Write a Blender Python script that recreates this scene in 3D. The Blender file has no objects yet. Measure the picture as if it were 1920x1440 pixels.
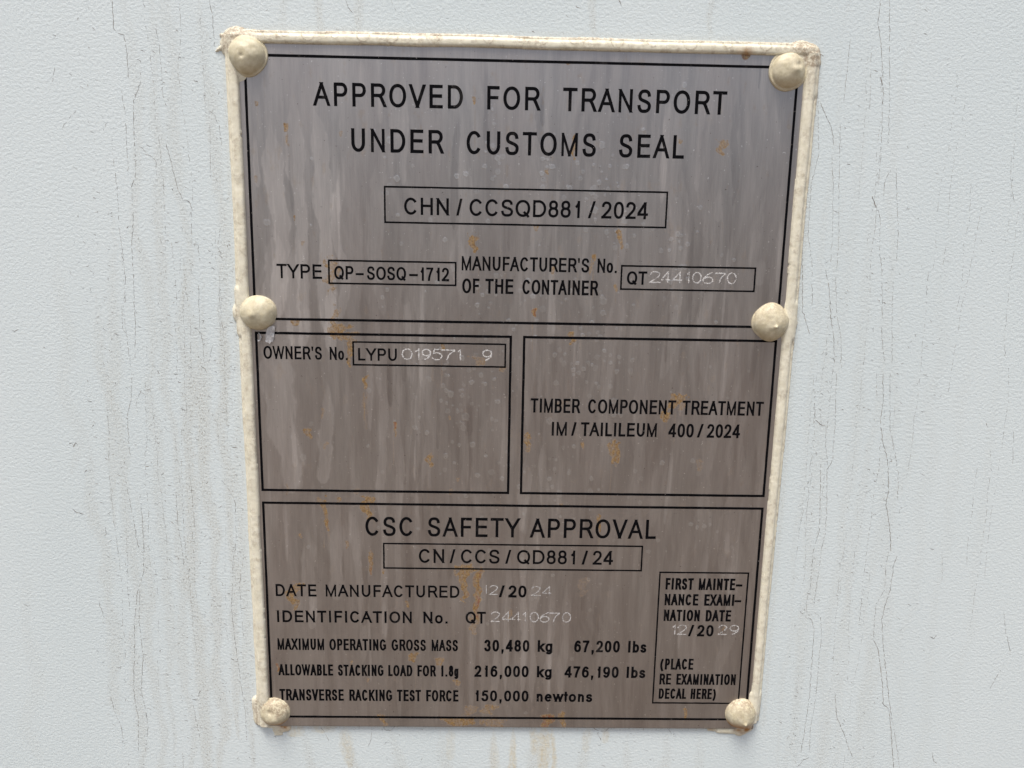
import bpy, math, random
import numpy as np
from mathutils import Matrix, Vector

# ------------------------------------------------------------------ camera, sky, sun, exposure
scene = bpy.context.scene
Z0 = 1.50                                   # height of the plate's upper printed line above the ground, metres
def P(u, v, w=0.0):
    """plate coordinates in millimetres (right, down, out of the wall) -> world metres"""
    return (u * .001, -w * .001, Z0 - v * .001)

cam_data = bpy.data.cameras.new("camera")
cam_data.sensor_width = 36.0
cam_data.lens = 27.04
cam_data.clip_start = 0.01
cam_data.clip_end = 400.0
cam = bpy.data.objects.new("camera", cam_data)
scene.collection.objects.link(cam)
RC = ((0.99969159, -0.01849953, -0.01656807), (0.01519389, 0.98333090, -0.18118907), (0.01964381, 0.18088145, 0.98330871))
right = Vector((RC[0][0], RC[0][2], -RC[0][1]))
up = -Vector((RC[1][0], RC[1][2], -RC[1][1]))
back = -Vector((RC[2][0], RC[2][2], -RC[2][1]))
loc = Vector(P(87.643, 61.191, 280.613))
cam.matrix_world = Matrix(((right.x, up.x, back.x, loc.x), (right.y, up.y, back.y, loc.y), (right.z, up.z, back.z, loc.z), (0, 0, 0, 1)))
scene.camera = cam

SUN_EL, SUN_AZ = math.radians(69), math.radians(204)      # azimuth measured clockwise from +Y; the wall faces -Y
world = bpy.data.worlds.new("World")
scene.world = world
world.use_nodes = True
wn = world.node_tree
sky = wn.nodes.new("ShaderNodeTexSky")
sky.sky_type = 'NISHITA'
sky.sun_disc = False
sky.sun_elevation = SUN_EL
sky.sun_rotation = SUN_AZ
sky.air_density = 1.0
sky.dust_density = 5.0
sky.ozone_density = 0.6
bg = wn.nodes["Background"]
bg.inputs["Strength"].default_value = 0.11
wn.links.new(sky.outputs["Color"], bg.inputs["Color"])

sun_data = bpy.data.lights.new("sun", 'SUN')
sun_data.energy = 2.4
sun_data.angle = math.radians(24)
sun_data.color = (1.0, 0.955, 0.89)
sun = bpy.data.objects.new("sun", sun_data)
scene.collection.objects.link(sun)
sd = Vector((math.sin(SUN_AZ) * math.cos(SUN_EL), math.cos(SUN_AZ) * math.cos(SUN_EL), math.sin(SUN_EL)))
sun.rotation_euler = sd.to_track_quat('Z', 'Y').to_euler()
sun.location = (0.1, -3, 5)

scene.view_settings.view_transform = 'Standard'
scene.view_settings.look = 'None'
scene.view_settings.gamma = 1.0
scene.view_settings.exposure = EXPOSURE = 0.42
scene.view_settings.use_curve_mapping = False

# ------------------------------------------------------------------ measured layout (millimetres on the plate)
TEXTS = [('top', 16.04, 7.76, 0.112, 0.09, [('APPROVED', 23.0, 74.43), ('FOR', 82.83, 101.12), ('TRANSPORT', 108.99, 166.06)]),
 ('top', 31.11, 7.89, 0.112, 0.09, [('UNDER', 35.73, 67.75), ('CUSTOMS', 75.78, 121.11), ('SEAL', 129.15, 152.09)]),
 ('top', 52.19, 5.94, 0.12, 0.02, [('CHN', 53.89, 69.69), ('/', 72.41, 74.42), ('CCSQD881', 76.98, 116.15), ('/', 119.21, 121.61), ('2024', 123.84, 140.47)]),
 ('top', 75.3, 5.12, 0.12, 0.03, [('TYPE', 8.24, 24.4)]),
 ('top', 75.33, 4.8, 0.13, 0.0, [('QP', 28.73, 35.65), ('–', 36.41, 39.32), ('SOSQ', 40.42, 54.45), ('–', 55.55, 58.69), ('1712', 59.41, 69.88)]),
 ('top', 71.34, 5.07, 0.125, 0.0, [("MANUFACTURER'S", 74.39, 120.25), ('No.', 123.19, 130.25)]),
 ('top', 79.51, 5.31, 0.13, 0.0, [('OF', 74.61, 80.81), ('THE', 82.92, 93.07), ('CONTAINER', 96.31, 123.78)]), ('top', 75.37, 4.81, 0.14, 0.0, [('QT', 133.99, 141.31)]),
 ('owner', 104.61, 4.8, 0.125, 0.0, [("OWNER'S", 2.38, 23.64), ('No.', 26.43, 32.98)]), ('owner', 104.69, 4.62, 0.13, 0.03, [('LYPU', 36.78, 50.9)]),
 ('timber', 123.24, 5.4, 0.125, 0.0, [('TIMBER', 100.28, 118.71), ('COMPONENT', 121.69, 154.5), ('TREATMENT', 156.94, 187.36)]),
 ('timber', 131.96, 5.28, 0.135, 0.0,
  [('IM', 108.38, 114.03), ('/', 115.78, 117.59), ('TAILILEUM', 119.29, 147.79), ('400', 152.16, 161.72), ('/', 163.14, 165.24), ('2024', 166.67, 179.2)]),
 ('safety', 172.36, 7.73, 0.108, 0.07, [('CSC', 38.35, 56.68), ('SAFETY', 62.11, 97.19), ('APPROVAL', 101.26, 149.6)]),
 ('safety', 183.12, 5.71, 0.12, 0.03,
  [('CN', 58.65, 68.39), ('/', 70.58, 72.61), ('CCS', 74.8, 89.77), ('/', 91.98, 94.05), ('QD881', 96.41, 118.85), ('/', 121.55, 123.68), ('24', 125.65, 133.53)]),
 ('safety', 197.41, 4.99, 0.13, 0.05, [('DATE', 3.38, 19.11), ('MANUFACTURED', 22.68, 74.34)]),
 ('safety', 197.0, 4.96, 0.165, 0.02, [('/', 89.79, 91.83), ('20', 93.32, 100.38)]),
 ('safety', 208.24, 4.92, 0.145, 0.05, [('IDENTIFICATION', 3.54, 55.8), ('No.', 60.35, 69.79)]), ('safety', 208.11, 4.96, 0.145, 0.0, [('QT', 76.8, 84.7)]),
 ('safety', 219.95, 4.84, 0.14, 0.0, [('MAXIMUM', 3.28, 21.45), ('OPERATING', 23.51, 45.69), ('GROSS', 47.81, 61.33), ('MASS', 63.56, 73.92)]),
 ('safety', 219.94, 5.02, 0.165, 0.03, [('30,480', 84.17, 102.01), ('kg', 105.28, 111.12), ('67,200', 119.7, 137.8), ('lbs', 141.09, 148.39)]),
 ('safety', 230.89, 4.78, 0.145, 0.0, [('ALLOWABLE', 3.27, 24.7), ('STACKING', 26.6, 44.56), ('LOAD', 46.41, 55.96), ('FOR', 57.93, 65.25), ('1.8g', 67.22, 74.15)]),
 ('safety', 230.93, 4.92, 0.165, 0.03, [('216,000', 80.47, 101.95), ('kg', 105.25, 111.13), ('476,190', 116.22, 137.8), ('lbs', 140.99, 148.51)]),
 ('safety', 241.77, 4.95, 0.145, 0.0, [('TRANSVERSE', 3.28, 28.68), ('RACKING', 30.88, 47.88), ('TEST', 49.8, 59.31), ('FORCE', 61.4, 74.22)]),
 ('safety', 241.58, 4.81, 0.165, 0.03, [('150,000', 80.74, 102.19), ('newtons', 105.39, 127.73)]),
 ('safety', 193.13, 4.83, 0.16, 0.0, [('FIRST', 154.49, 165.43), ('MAINTE', 167.48, 181.74), ('–', 182.01, 184.59)]),
 ('safety', 199.68, 4.76, 0.16, 0.0, [('NANCE', 154.49, 167.72), ('EXAMI', 170.06, 181.8), ('–', 181.96, 184.63)]),
 ('safety', 206.28, 4.78, 0.16, 0.0, [('NATION', 154.49, 168.67), ('DATE', 171.04, 181.05)]),
 ('safety', 212.71, 4.85, 0.165, 0.03, [('/', 164.61, 166.71), ('20', 168.02, 174.55)]), ('safety', 227.11, 4.75, 0.15, 0.0, [('(PLACE', 154.22, 167.47)]),
 ('safety', 233.65, 4.71, 0.15, 0.0, [('RE', 154.27, 158.92), ('EXAMINATION', 161.04, 184.83)]),
 ('safety', 239.91, 4.55, 0.15, 0.0, [('DECAL', 154.3, 165.34), ('HERE)', 167.16, 177.31)])]
BOXES = [('top', 47.13, 42.69, 147.0, 54.95), ('top', 26.9, 68.66, 72.24, 76.76), ('top', 131.96, 68.71, 180.41, 77.04), ('owner', 35.01, 97.87, 90.56, 106.27),
 ('safety', 45.25, 175.4, 144.66, 185.38), ('safety', 152.06, 185.97, 186.57, 241.73)]
PANELS = {'owner': (0.0, 95.08, 92.49, 154.57), 'safety': (0.0, 159.61, 190.0, 248.87), 'timber': (97.39, 95.08, 190.0, 154.57), 'top': (0.0, 0.0, 190.0, 89.96)}
STAMPS = [('top', 74.59, 4.14, 0.9,
  [('2', 142.18, 146.25), ('4', 146.37, 149.9), ('4', 150.63, 154.31), ('1', 155.19, 157.05), ('0', 157.62, 161.1), ('6', 161.42, 165.33), ('7', 165.84, 169.84),
   ('0', 170.25, 173.8)]),
 ('owner', 104.15, 4.13, 1.0,
  [('0', 52.67, 56.62), ('1', 57.42, 59.63), ('9', 59.95, 63.43), ('5', 63.75, 67.55), ('7', 67.07, 72.3), ('1', 72.61, 74.74), ('9', 82.03, 85.78)]),
 ('safety', 196.05, 4.0, 0.6, [('1', 84.08, 85.17), ('2', 85.84, 89.45)]), ('safety', 196.25, 3.96, 0.5, [('2', 102.13, 106.07), ('4', 106.48, 110.42)]),
 ('safety', 207.35, 4.25, 0.75,
  [('2', 86.54, 90.45), ('4', 90.77, 94.6), ('4', 94.81, 98.56), ('1', 98.96, 100.75), ('0', 101.83, 105.48), ('6', 105.8, 109.64), ('7', 109.49, 113.61),
   ('0', 114.55, 118.13)]),
 ('safety', 212.08, 4.2, 0.75, [('1', 158.08, 159.74), ('2', 160.14, 164.12)]), ('safety', 211.96, 4.14, 0.7, [('2', 176.28, 180.04), ('9', 180.71, 184.74)])]
DOMES = [(0.98, 0.09, 7.08), (186.38, 1.03, 6.8), (1.22, 87.86, 6.64), (187.33, 88.03, 7.1), (1.14, 246.87, 6.27), (187.94, 246.17, 6.63)]
TRACKS = [(1.0, [(-44.0, -16.7), (-44.0, -11.8), (-44.0, -7.7), (-42.8, -6.2), (-40.8, -5.7), (-40.3, -1.2), (-40.3, 8.1)]),
 (0.7, [(-43.0, 12.3), (-42.1, 20.8), (-42.5, 30.3), (-42.6, 39.5)]),
 (0.8,
  [(-36.0, 8.8), (-39.1, 15.7), (-39.6, 23.4), (-39.9, 39.9), (-41.7, 44.4), (-41.9, 56.0), (-43.1, 64.1), (-43.2, 74.2), (-43.6, 84.4), (-43.8, 92.8), (-44.7, 105.2)]),
 (0.6, [(-30.0, -8.8), (-29.1, -2.2), (-28.9, 4.4), (-29.0, 13.7), (-27.9, 17.1)]), (1.0, [(-28.9, 29.2), (-26.9, 38.8), (-25.4, 45.8), (-24.1, 48.5)]),
 (1.1, [(-24.1, 48.5), (-22.1, 48.9), (-20.8, 52.4)]), (0.6, [(-21.4, 52.4), (-21.8, 63.7), (-19.6, 64.1), (-19.4, 70.1)]),
 (0.8, [(-11.4, -17.5), (-10.6, -12.6), (-10.4, -2.7)]), (0.6, [(-13.9, 17.7), (-11.8, 19.3), (-10.2, 22.8), (-9.6, 29.7)]),
 (0.7, [(-46.7, 63.3), (-46.3, 73.3), (-46.6, 84.4), (-48.2, 86.3), (-48.5, 94.8), (-47.1, 96.7)]), (0.7, [(-22.2, 95.3), (-20.4, 95.7), (-19.7, 100.0), (-20.0, 106.7)]),
 (0.5, [(-13.3, 22.8), (-14.1, 42.0)]), (0.5, [(-11.4, 57.2), (-12.7, 64.5), (-11.3, 69.5)]), (0.5, [(-20.2, 78.4), (-20.9, 96.2)]),
 (0.5, [(-12.9, 78.3), (-13.1, 90.4), (-12.1, 94.2)]), (0.6, [(-61.7, 37.7), (-60.1, 39.2)]), (0.6, [(-64.2, 25.2), (-61.2, 21.2), (-58.6, 18.8)]),
 (0.5, [(-50.2, 25.7), (-48.2, 21.8)]), (0.6, [(-66.5, 10.7), (-65.0, 5.2)]), (1.0, [(-88.4, 95.7), (-87.3, 96.2), (-85.9, 95.4)]),
 (0.6, [(-38.3, 30.3), (-32.8, 35.4), (-32.8, 42.4)]), (0.5, [(-16.4, 100.0), (-18.1, 106.7)]), (1.0, [(-21.0, 107.9), (-19.7, 108.6), (-18.8, 110.4)]),
 (1.5, [(-72.2, 138.1), (-70.4, 137.8), (-69.9, 139.2), (-69.0, 137.5), (-68.2, 138.5)]), (1.3, [(-72.6, 163.2), (-70.9, 164.9), (-68.3, 165.5)]),
 (0.9, [(-60.5, 170.5), (-60.4, 173.2), (-59.2, 173.5)]), (1.3, [(-94.5, 202.5), (-92.9, 203.1), (-91.7, 202.8)]), (1.2, [(-11.3, 138.5), (-9.0, 138.7)]),
 (0.7, [(-46.3, 111.0), (-47.4, 121.3), (-49.1, 126.5), (-49.4, 141.2), (-48.9, 142.2)]), (0.7, [(-43.4, 117.1), (-45.5, 122.3), (-45.5, 126.4)]),
 (0.9, [(-42.4, 117.3), (-40.5, 117.9)]), (0.8, [(-51.8, 150.8), (-50.8, 158.4), (-49.8, 166.0), (-49.0, 175.9), (-48.4, 179.2)]),
 (0.8,
  [(-46.6, 157.2), (-46.3, 167.0), (-46.6, 179.2), (-47.3, 189.2), (-50.4, 197.2), (-52.1, 208.6), (-52.9, 220.2), (-54.1, 232.0), (-54.6, 241.5), (-53.6, 251.2),
   (-54.6, 265.8)]),
 (0.8, [(-49.3, 196.0), (-50.4, 208.6), (-49.9, 223.7), (-51.7, 239.1), (-50.5, 245.1), (-50.1, 254.8), (-51.7, 265.8)]), (0.9, [(-65.4, 200.7), (-63.8, 207.6)]),
 (0.8, [(-64.1, 239.2), (-62.7, 248.8), (-60.9, 253.6), (-59.9, 263.4)]),
 (0.8,
  [(-15.7, 151.4), (-12.6, 155.7), (-11.0, 160.0), (-11.2, 174.3), (-13.0, 185.5), (-14.4, 203.7), (-13.6, 217.5), (-12.8, 226.9), (-12.1, 236.4), (-11.0, 247.2),
   (-11.0, 260.6)]),
 (0.6, [(-8.6, 180.9), (-10.7, 192.2), (-10.7, 203.6), (-10.3, 215.2)]), (0.6, [(-37.1, 265.7), (-37.0, 273.2)]), (0.8, [(-31.9, 242.3), (-29.8, 242.5), (-27.9, 237.7)]),
 (0.7, [(-31.5, 245.0), (-30.8, 251.0), (-29.6, 259.5)]), (0.6, [(-35.8, 131.0), (-34.6, 132.5), (-33.4, 133.1)]),
 (0.6, [(-33.2, 156.0), (-33.0, 170.1), (-32.0, 179.0), (-31.9, 185.7)]), (0.6, [(-27.5, 145.1), (-27.1, 157.0), (-26.8, 170.1)]),
 (0.5, [(-17.8, 126.0), (-16.0, 129.7)]), (0.9, [(216.9, -22.8), (216.8, -15.3), (218.5, -9.5), (220.5, 2.4)]), (1.6, [(219.3, 2.0), (220.7, 4.9), (221.1, 8.4)]),
 (0.7, [(221.1, 8.4), (222.5, 28.5), (222.7, 36.5), (220.7, 41.0)]), (1.6, [(220.8, 42.4), (222.3, 45.9), (224.0, 48.4)]), (0.9, [(224.0, 48.6), (224.9, 52.7)]),
 (0.8, [(224.8, 53.6), (225.6, 62.8), (226.8, 66.5), (228.4, 78.7), (229.7, 93.0), (231.7, 102.7)]), (0.7, [(220.0, -22.9), (222.3, -1.9), (223.7, 10.9), (224.7, 24.9)]),
 (0.7, [(226.6, 33.3), (224.9, 36.4), (224.9, 43.6)]), (0.7, [(228.4, 32.8), (230.3, 46.2), (231.6, 55.4), (232.2, 65.5)]),
 (0.6, [(231.7, 72.1), (232.5, 83.4), (234.6, 102.7)]), (0.7, [(207.8, -10.1), (207.6, 0.9), (207.4, 10.4)]),
 (0.9, [(199.2, 11.0), (202.2, 16.6), (204.0, 19.2), (205.3, 25.3)]), (0.6, [(204.9, 28.8), (206.3, 37.7), (207.8, 55.8), (208.1, 66.9)]),
 (0.6, [(207.0, 18.2), (208.4, 37.6), (210.1, 55.8), (210.6, 68.7)]), (0.9, [(206.4, 68.8), (208.5, 76.2), (210.2, 86.7), (211.8, 93.3), (212.9, 103.0)]),
 (0.6, [(210.4, 70.6), (211.9, 83.8), (214.5, 93.3), (215.8, 104.9)]), (0.7, [(196.2, -4.8), (198.0, -4.8), (199.8, -4.0)]),
 (0.6, [(198.0, 7.1), (200.3, 28.9), (198.6, 37.8), (198.8, 56.0), (201.1, 65.2), (203.0, 83.9)]), (1.0, [(197.2, 61.5), (199.4, 84.0), (201.3, 88.7), (202.8, 92.5)]),
 (0.7, [(269.2, 27.5), (269.9, 34.6), (272.4, 43.6)]), (0.9, [(265.5, 61.0), (267.5, 61.1)]), (0.5, [(210.6, 60.3), (214.1, 58.0)]),
 (0.8, [(205.4, 107.0), (206.7, 117.4), (207.7, 124.8)]), (1.5, [(207.7, 124.8), (209.8, 126.4), (212.1, 127.4)]),
 (0.8, [(212.1, 127.4), (212.7, 135.4), (214.2, 142.9)]),
 (0.8, [(211.4, 141.9), (212.4, 155.0), (213.4, 168.3), (211.7, 177.3), (211.9, 191.0), (210.8, 199.0), (211.6, 203.7)]),
 (0.8, [(214.1, 106.9), (215.4, 125.8), (215.8, 140.7), (214.0, 144.0), (215.2, 157.1), (215.8, 169.4), (214.9, 176.1), (214.5, 189.8), (214.0, 199.0)]),
 (1.3, [(212.0, 204.6), (213.8, 206.0), (215.0, 209.5)]), (0.9, [(215.0, 209.5), (215.4, 223.7), (215.7, 239.4), (215.2, 252.9), (214.5, 264.7)]),
 (0.7, [(214.3, 202.5), (217.2, 204.8), (218.2, 213.0), (218.1, 220.1), (218.3, 229.7), (218.3, 241.8), (217.4, 252.9), (217.9, 264.1)]),
 (1.2, [(213.4, 271.4), (215.4, 268.5), (218.1, 266.6)]), (0.9, [(231.5, 106.6), (232.8, 117.0), (232.5, 124.4)]),
 (1.2, [(232.5, 124.4), (234.3, 133.0), (236.7, 139.4), (237.7, 143.7)]), (1.1, [(237.5, 143.7), (238.6, 151.3), (238.2, 158.0), (240.9, 167.9), (242.2, 176.9)]),
 (0.7, [(234.2, 106.6), (236.5, 127.6), (239.8, 138.3), (241.7, 145.8), (242.5, 157.9)]),
 (0.8, [(241.3, 176.9), (240.9, 182.6), (241.4, 192.9), (238.8, 198.8), (238.7, 205.8), (239.2, 214.0)]),
 (1.1, [(244.8, 178.6), (243.9, 182.6), (243.6, 192.9), (242.2, 199.9), (241.7, 205.7), (243.5, 217.5), (245.6, 227.1), (248.1, 239.1), (250.1, 247.7)]),
 (1.5, [(239.2, 214.2), (241.4, 218.1), (243.6, 227.1), (245.2, 235.5), (246.1, 242.2), (248.7, 244.6)]),
 (1.3, [(248.7, 244.6), (250.4, 252.6), (251.2, 257.6), (253.6, 271.4)]), (0.7, [(250.1, 247.7), (252.9, 257.6), (256.1, 271.4)]),
 (1.0, [(226.1, 238.1), (227.6, 247.9), (231.8, 256.5), (234.8, 264.0), (236.2, 266.5)]), (0.9, [(272.9, 124.9), (273.9, 127.0)]),
 (1.0, [(261.7, 212.6), (263.5, 213.5), (264.4, 212.0)]), (0.7, [(290.2, 201.7), (292.3, 211.1), (295.4, 219.4), (294.6, 221.8)]),
 (0.7, [(292.4, 226.7), (288.9, 235.2)]), (0.9, [(268.9, 263.7), (269.6, 267.5), (271.3, 269.4)]), (0.5, [(262.4, 176.7), (263.9, 189.2)]),
 (0.6, [(229.1, 106.7), (230.4, 116.0)]), (0.6, [(283.8, 128.0), (285.4, 140.9)]),
 (1.2, [(128.0, 253.3), (129.6, 254.4), (131.1, 255.1), (130.5, 256.1), (131.5, 258.1), (132.2, 259.5), (132.0, 261.5)]),
 (1.0, [(131.1, 255.4), (133.6, 255.4), (135.3, 254.0), (135.3, 253.0)]), (0.8, [(159.1, 253.9), (160.8, 256.6), (162.3, 256.2)]),
 (1.1, [(176.9, 254.1), (178.5, 254.7), (179.5, 255.8)]), (1.1, [(43.9, 253.9), (44.4, 255.1), (46.7, 255.7), (49.0, 253.5), (49.9, 253.3)]),
 (1.0, [(43.8, 262.1), (45.5, 260.8), (47.5, 261.5)]), (0.8, [(39.3, 256.4), (39.0, 259.6), (37.8, 262.8)]), (0.7, [(18.3, 254.0), (20.5, 256.6), (22.1, 261.0)]),
 (1.2, [(-8.7, -1.9), (-6.3, -2.7)]), (0.9, [(34.4, -18.5), (35.6, -15.5), (36.9, -14.4)]), (1.5, [(127.1, -20.7), (128.3, -18.7)]),
 (0.7, [(49.8, -18.9), (51.4, -15.6)])]
RUST = [(78.4, 11.8, 1.5, 2.4, 0.7), (12.9, 22.0, 1.8, 2.8, 0.7), (13.7, 25.2, 1.3, 4.6, 0.35), (32.5, 24.1, 1.4, 2.1, 0.4), (113.3, 23.5, 1.8, 8.3, 0.7),
 (150.9, 24.5, 1.6, 1.8, 0.6), (165.5, 24.6, 3.8, 5.0, 0.6), (104.3, 35.6, 1.6, 1.8, 0.6), (3.3, 14.8, 1.7, 2.1, 0.6), (2.6, 39.8, 1.4, 2.5, 0.4),
 (15.1, 53.0, 0.9, 2.2, 0.7), (18.2, 62.0, 1.5, 1.8, 0.5), (78.9, 58.7, 3.5, 6.0, 0.8), (100.6, 54.9, 2.7, 2.2, 0.5), (130.9, 56.2, 2.2, 6.4, 0.8),
 (121.6, 64.7, 1.8, 2.6, 1), (120.9, 67.3, 1.7, 4.9, 0.5), (107.1, 69.5, 2.0, 2.6, 0.6), (101.1, 84.6, 1.8, 3.1, 1.2), (130.5, 75.2, 1.7, 2.7, 0.6),
 (13.9, 90.0, 3.8, 2.3, 0.7), (27.7, 68.1, 5.1, 11.3, 0.55), (28.5, 85.3, 2.9, 7.7, 0.6), (29.7, 91.7, 9.2, 5.3, 0.7), (33.7, 94.3, 5.8, 4.2, 0.6),
 (33.4, 97.9, 2.2, 9.9, 0.8), (39.3, 110.0, 1.7, 6.0, 0.9), (38.8, 116.7, 1.8, 14.2, 0.3), (49.7, 127.5, 1.4, 2.8, 1.3), (50.1, 129.7, 1.0, 4.1, 0.6),
 (17.5, 130.6, 3.1, 4.1, 0.7), (23.1, 122.4, 1.3, 4.9, 0.5), (24.1, 135.8, 1.9, 2.9, 0.5), (62.8, 139.8, 3.2, 5.4, 0.7), (70.6, 124.7, 1.2, 2.0, 0.6),
 (80.3, 102.6, 5.9, 3.1, 0.5), (89.2, 106.1, 3.2, 1.9, 0.5), (67.5, 98.3, 1.6, 2.7, 0.8), (114.8, 92.6, 2.9, 5.1, 0.7), (153.4, 115.5, 6.3, 5.6, 0.8),
 (151.4, 122.1, 3.5, 4.5, 0.8), (157.1, 116.9, 3.5, 4.8, 0.5), (150.7, 123.3, 2.6, 2.8, 0.6), (100.0, 131.4, 3.0, 7.8, 0.7), (120.6, 134.0, 1.7, 3.3, 0.8),
 (131.5, 133.9, 4.8, 8.3, 0.8), (132.0, 137.8, 4.2, 4.5, 0.6), (164.6, 140.5, 2.7, 4.6, 0.4), (112.2, 118.2, 3.3, 3.6, 0.4), (23.2, 157.6, 2.2, 9.3, 0.8),
 (24.0, 165.2, 1.7, 5.6, 0.9), (39.3, 156.9, 4.7, 8.5, 0.85), (40.2, 178.4, 1.9, 8.7, 0.9), (31.5, 174.2, 1.6, 3.4, 0.6), (44.6, 185.8, 1.2, 2.2, 0.7),
 (13.7, 171.8, 1.4, 2.1, 0.5), (10.6, 191.9, 5.1, 8.4, 0.7), (10.8, 198.5, 2.3, 4.4, 0.7), (75.6, 183.7, 7.5, 5.2, 0.8), (76.4, 185.8, 3.4, 13.3, 0.9),
 (81.8, 184.9, 3.1, 18.6, 1.0), (81.2, 195.5, 2.6, 11.2, 1.0), (79.9, 204.5, 3.9, 9.0, 0.5), (72.9, 184.6, 1.3, 3.1, 0.6), (54.0, 198.9, 1.6, 3.1, 0.6),
 (122.9, 188.4, 4.1, 8.0, 0.35), (93.9, 202.1, 1.7, 4.0, 0.6), (127.7, 162.6, 1.7, 6.4, 0.9), (112.9, 158.5, 1.3, 1.7, 0.7), (56.8, 220.6, 3.8, 4.1, 0.8),
 (66.1, 222.8, 4.2, 3.2, 0.7), (73.1, 232.0, 3.0, 2.8, 0.7), (32.0, 224.3, 1.6, 2.7, 0.6), (3.0, 225.7, 1.1, 3.7, 1.3), (38.2, 231.9, 1.2, 1.8, 0.6),
 (44.3, 247.7, 2.9, 5.2, 0.8), (75.4, 248.9, 15.1, 3.7, 0.8), (91.5, 249.3, 13.0, 3.7, 0.5), (110.8, 247.2, 5.8, 5.7, 1.1), (115.9, 245.8, 3.2, 7.1, 0.9),
 (77.5, 243.2, 6.5, 4.7, 0.5), (86.0, 243.2, 6.5, 4.2, 0.6), (165.5, 244.2, 1.6, 4.7, 0.8), (172.6, -3.9, 3.1, 1.7, 1.2), (110.7, -0.1, 1.9, 1.0, 0.6),
 (178.4, 208.1, 1.4, 2.3, 0.5), (9.2, 152.1, 1.5, 4.2, 0.4), (21.2, 157.2, 2.7, 2.9, 0.5), (34.9, 153.8, 2.8, 2.1, 0.5), (28.4, 157.1, 2.0, 2.5, 0.7),
 (41.3, 156.9, 2.4, 2.5, 0.8), (70.7, 153.4, 1.6, 2.1, 0.5), (73.3, 148.7, 1.6, 1.9, 0.5)]


rng = np.random.default_rng(7)
random.seed(11)
_tab = np.random.default_rng(99).random((256, 256))
def vnoise(x, y):
    xi = np.floor(x).astype(int); yi = np.floor(y).astype(int)
    fx = x - xi; fy = y - yi
    fx = fx * fx * (3 - 2 * fx); fy = fy * fy * (3 - 2 * fy)
    a = _tab[yi & 255, xi & 255]; b = _tab[yi & 255, (xi + 1) & 255]
    c = _tab[(yi + 1) & 255, xi & 255]; d = _tab[(yi + 1) & 255, (xi + 1) & 255]
    return (a * (1 - fx) + b * fx) * (1 - fy) + (c * (1 - fx) + d * fx) * fy
def fbm(x, y, o=4):
    s = 0; a = .5; t = 0
    for i in range(o):
        s = s + a * vnoise(x + 17.3 * i, y + 5.7 * i); t += a
        a *= .5; x = x * 2.03; y = y * 2.03
    return s / t
def sstep(a, b, x):
    t = np.clip((x - a) / (b - a), 0, 1)
    return t * t * (3 - 2 * t)

# ------------------------------------------------------------------ materials
def new_mat(name):
    m = bpy.data.materials.new(name); m.use_nodes = True
    nt = m.node_tree
    return m, nt, nt.nodes["Principled BSDF"]
def N(nt, kind, **kw):
    n = nt.nodes.new(kind)
    for k, v in kw.items():
        if k.startswith('i_'):
            n.inputs[k[2:].replace('_', ' ')].default_value = v
        else: setattr(n, k, v)
    return n
def objcoord(nt, scale=(1, 1, 1)):
    tc = N(nt, "ShaderNodeTexCoord"); mp = N(nt, "ShaderNodeMapping")
    mp.inputs["Scale"].default_value = scale
    nt.links.new(tc.outputs["Object"], mp.inputs["Vector"])
    return mp.outputs["Vector"]
def noise(nt, scale=(1, 1, 1), sc=1000., detail=3., rough=.5, dist=0.):
    n = N(nt, "ShaderNodeTexNoise", i_Scale=sc, i_Detail=detail, i_Roughness=rough, i_Distortion=dist)
    nt.links.new(objcoord(nt, scale), n.inputs["Vector"])
    return n.outputs["Fac"]
def ramp(nt, fac, a, b, va=0., vb=1.):
    n = N(nt, "ShaderNodeMapRange", i_From_Min=a, i_From_Max=b, i_To_Min=va, i_To_Max=vb)
    n.interpolation_type = 'SMOOTHSTEP'
    nt.links.new(fac, n.inputs["Value"]); return n.outputs["Result"]
def mul(nt, a, b, op='MULTIPLY'):
    n = N(nt, "ShaderNodeMath", operation=op)
    for i, v in enumerate((a, b)):
        if isinstance(v, (int, float)): n.inputs[i].default_value = v
        else: nt.links.new(v, n.inputs[i])
    return n.outputs[0]
def mixc(nt, fac, a, b):
    n = N(nt, "ShaderNodeMix", data_type='RGBA')
    for s, v in ((0, fac), (6, a), (7, b)):
        if isinstance(v, (int, float)): n.inputs[s].default_value = v
        elif isinstance(v, tuple): n.inputs[s].default_value = v + (1,)
        else: nt.links.new(v, n.inputs[s])
    return n.outputs[2]
def attr(nt, name):
    return N(nt, "ShaderNodeAttribute", attribute_name=name).outputs["Fac"]
def bump(nt, bs, pairs):
    prev = None
    for h, dist, st in pairs:
        b = N(nt, "ShaderNodeBump", i_Distance=dist, i_Strength=st)
        nt.links.new(h, b.inputs["Height"])
        if prev: nt.links.new(prev, b.inputs["Normal"])
        prev = b.outputs["Normal"]
    nt.links.new(prev, bs.inputs["Normal"])

# painted steel wall
wall_mat, nt, bs = new_mat("painted_steel")
dirt = attr(nt, "dirt"); stain = attr(nt, "stain")
peel = noise(nt, (.85, 1, 1.0), 1000., 3.0, .6, .0)
flake = noise(nt, (1.0, 1, .75), 1900., 3., .6)
col = mixc(nt, ramp(nt, noise(nt, (1, 1, .35), 9., 3.), .35, .65), (.66, .738, .752), (.695, .768, .78))
col = mixc(nt, mul(nt, dirt, ramp(nt, flake, .52, .68)), col, (.36, .36, .33))
col = mixc(nt, mul(nt, dirt, .22), col, (.55, .53, .45))
speck = ramp(nt, noise(nt, (1, 1, 1), 900., 1.), .785, .83)
col = mixc(nt, mul(nt, speck, .45), col, (.30, .28, .26))
col = mixc(nt, mul(nt, stain, ramp(nt, noise(nt, (1, 1, .6), 900., 4.), .25, .8, .25, 1.)), col, (.60, .52, .34))
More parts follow.
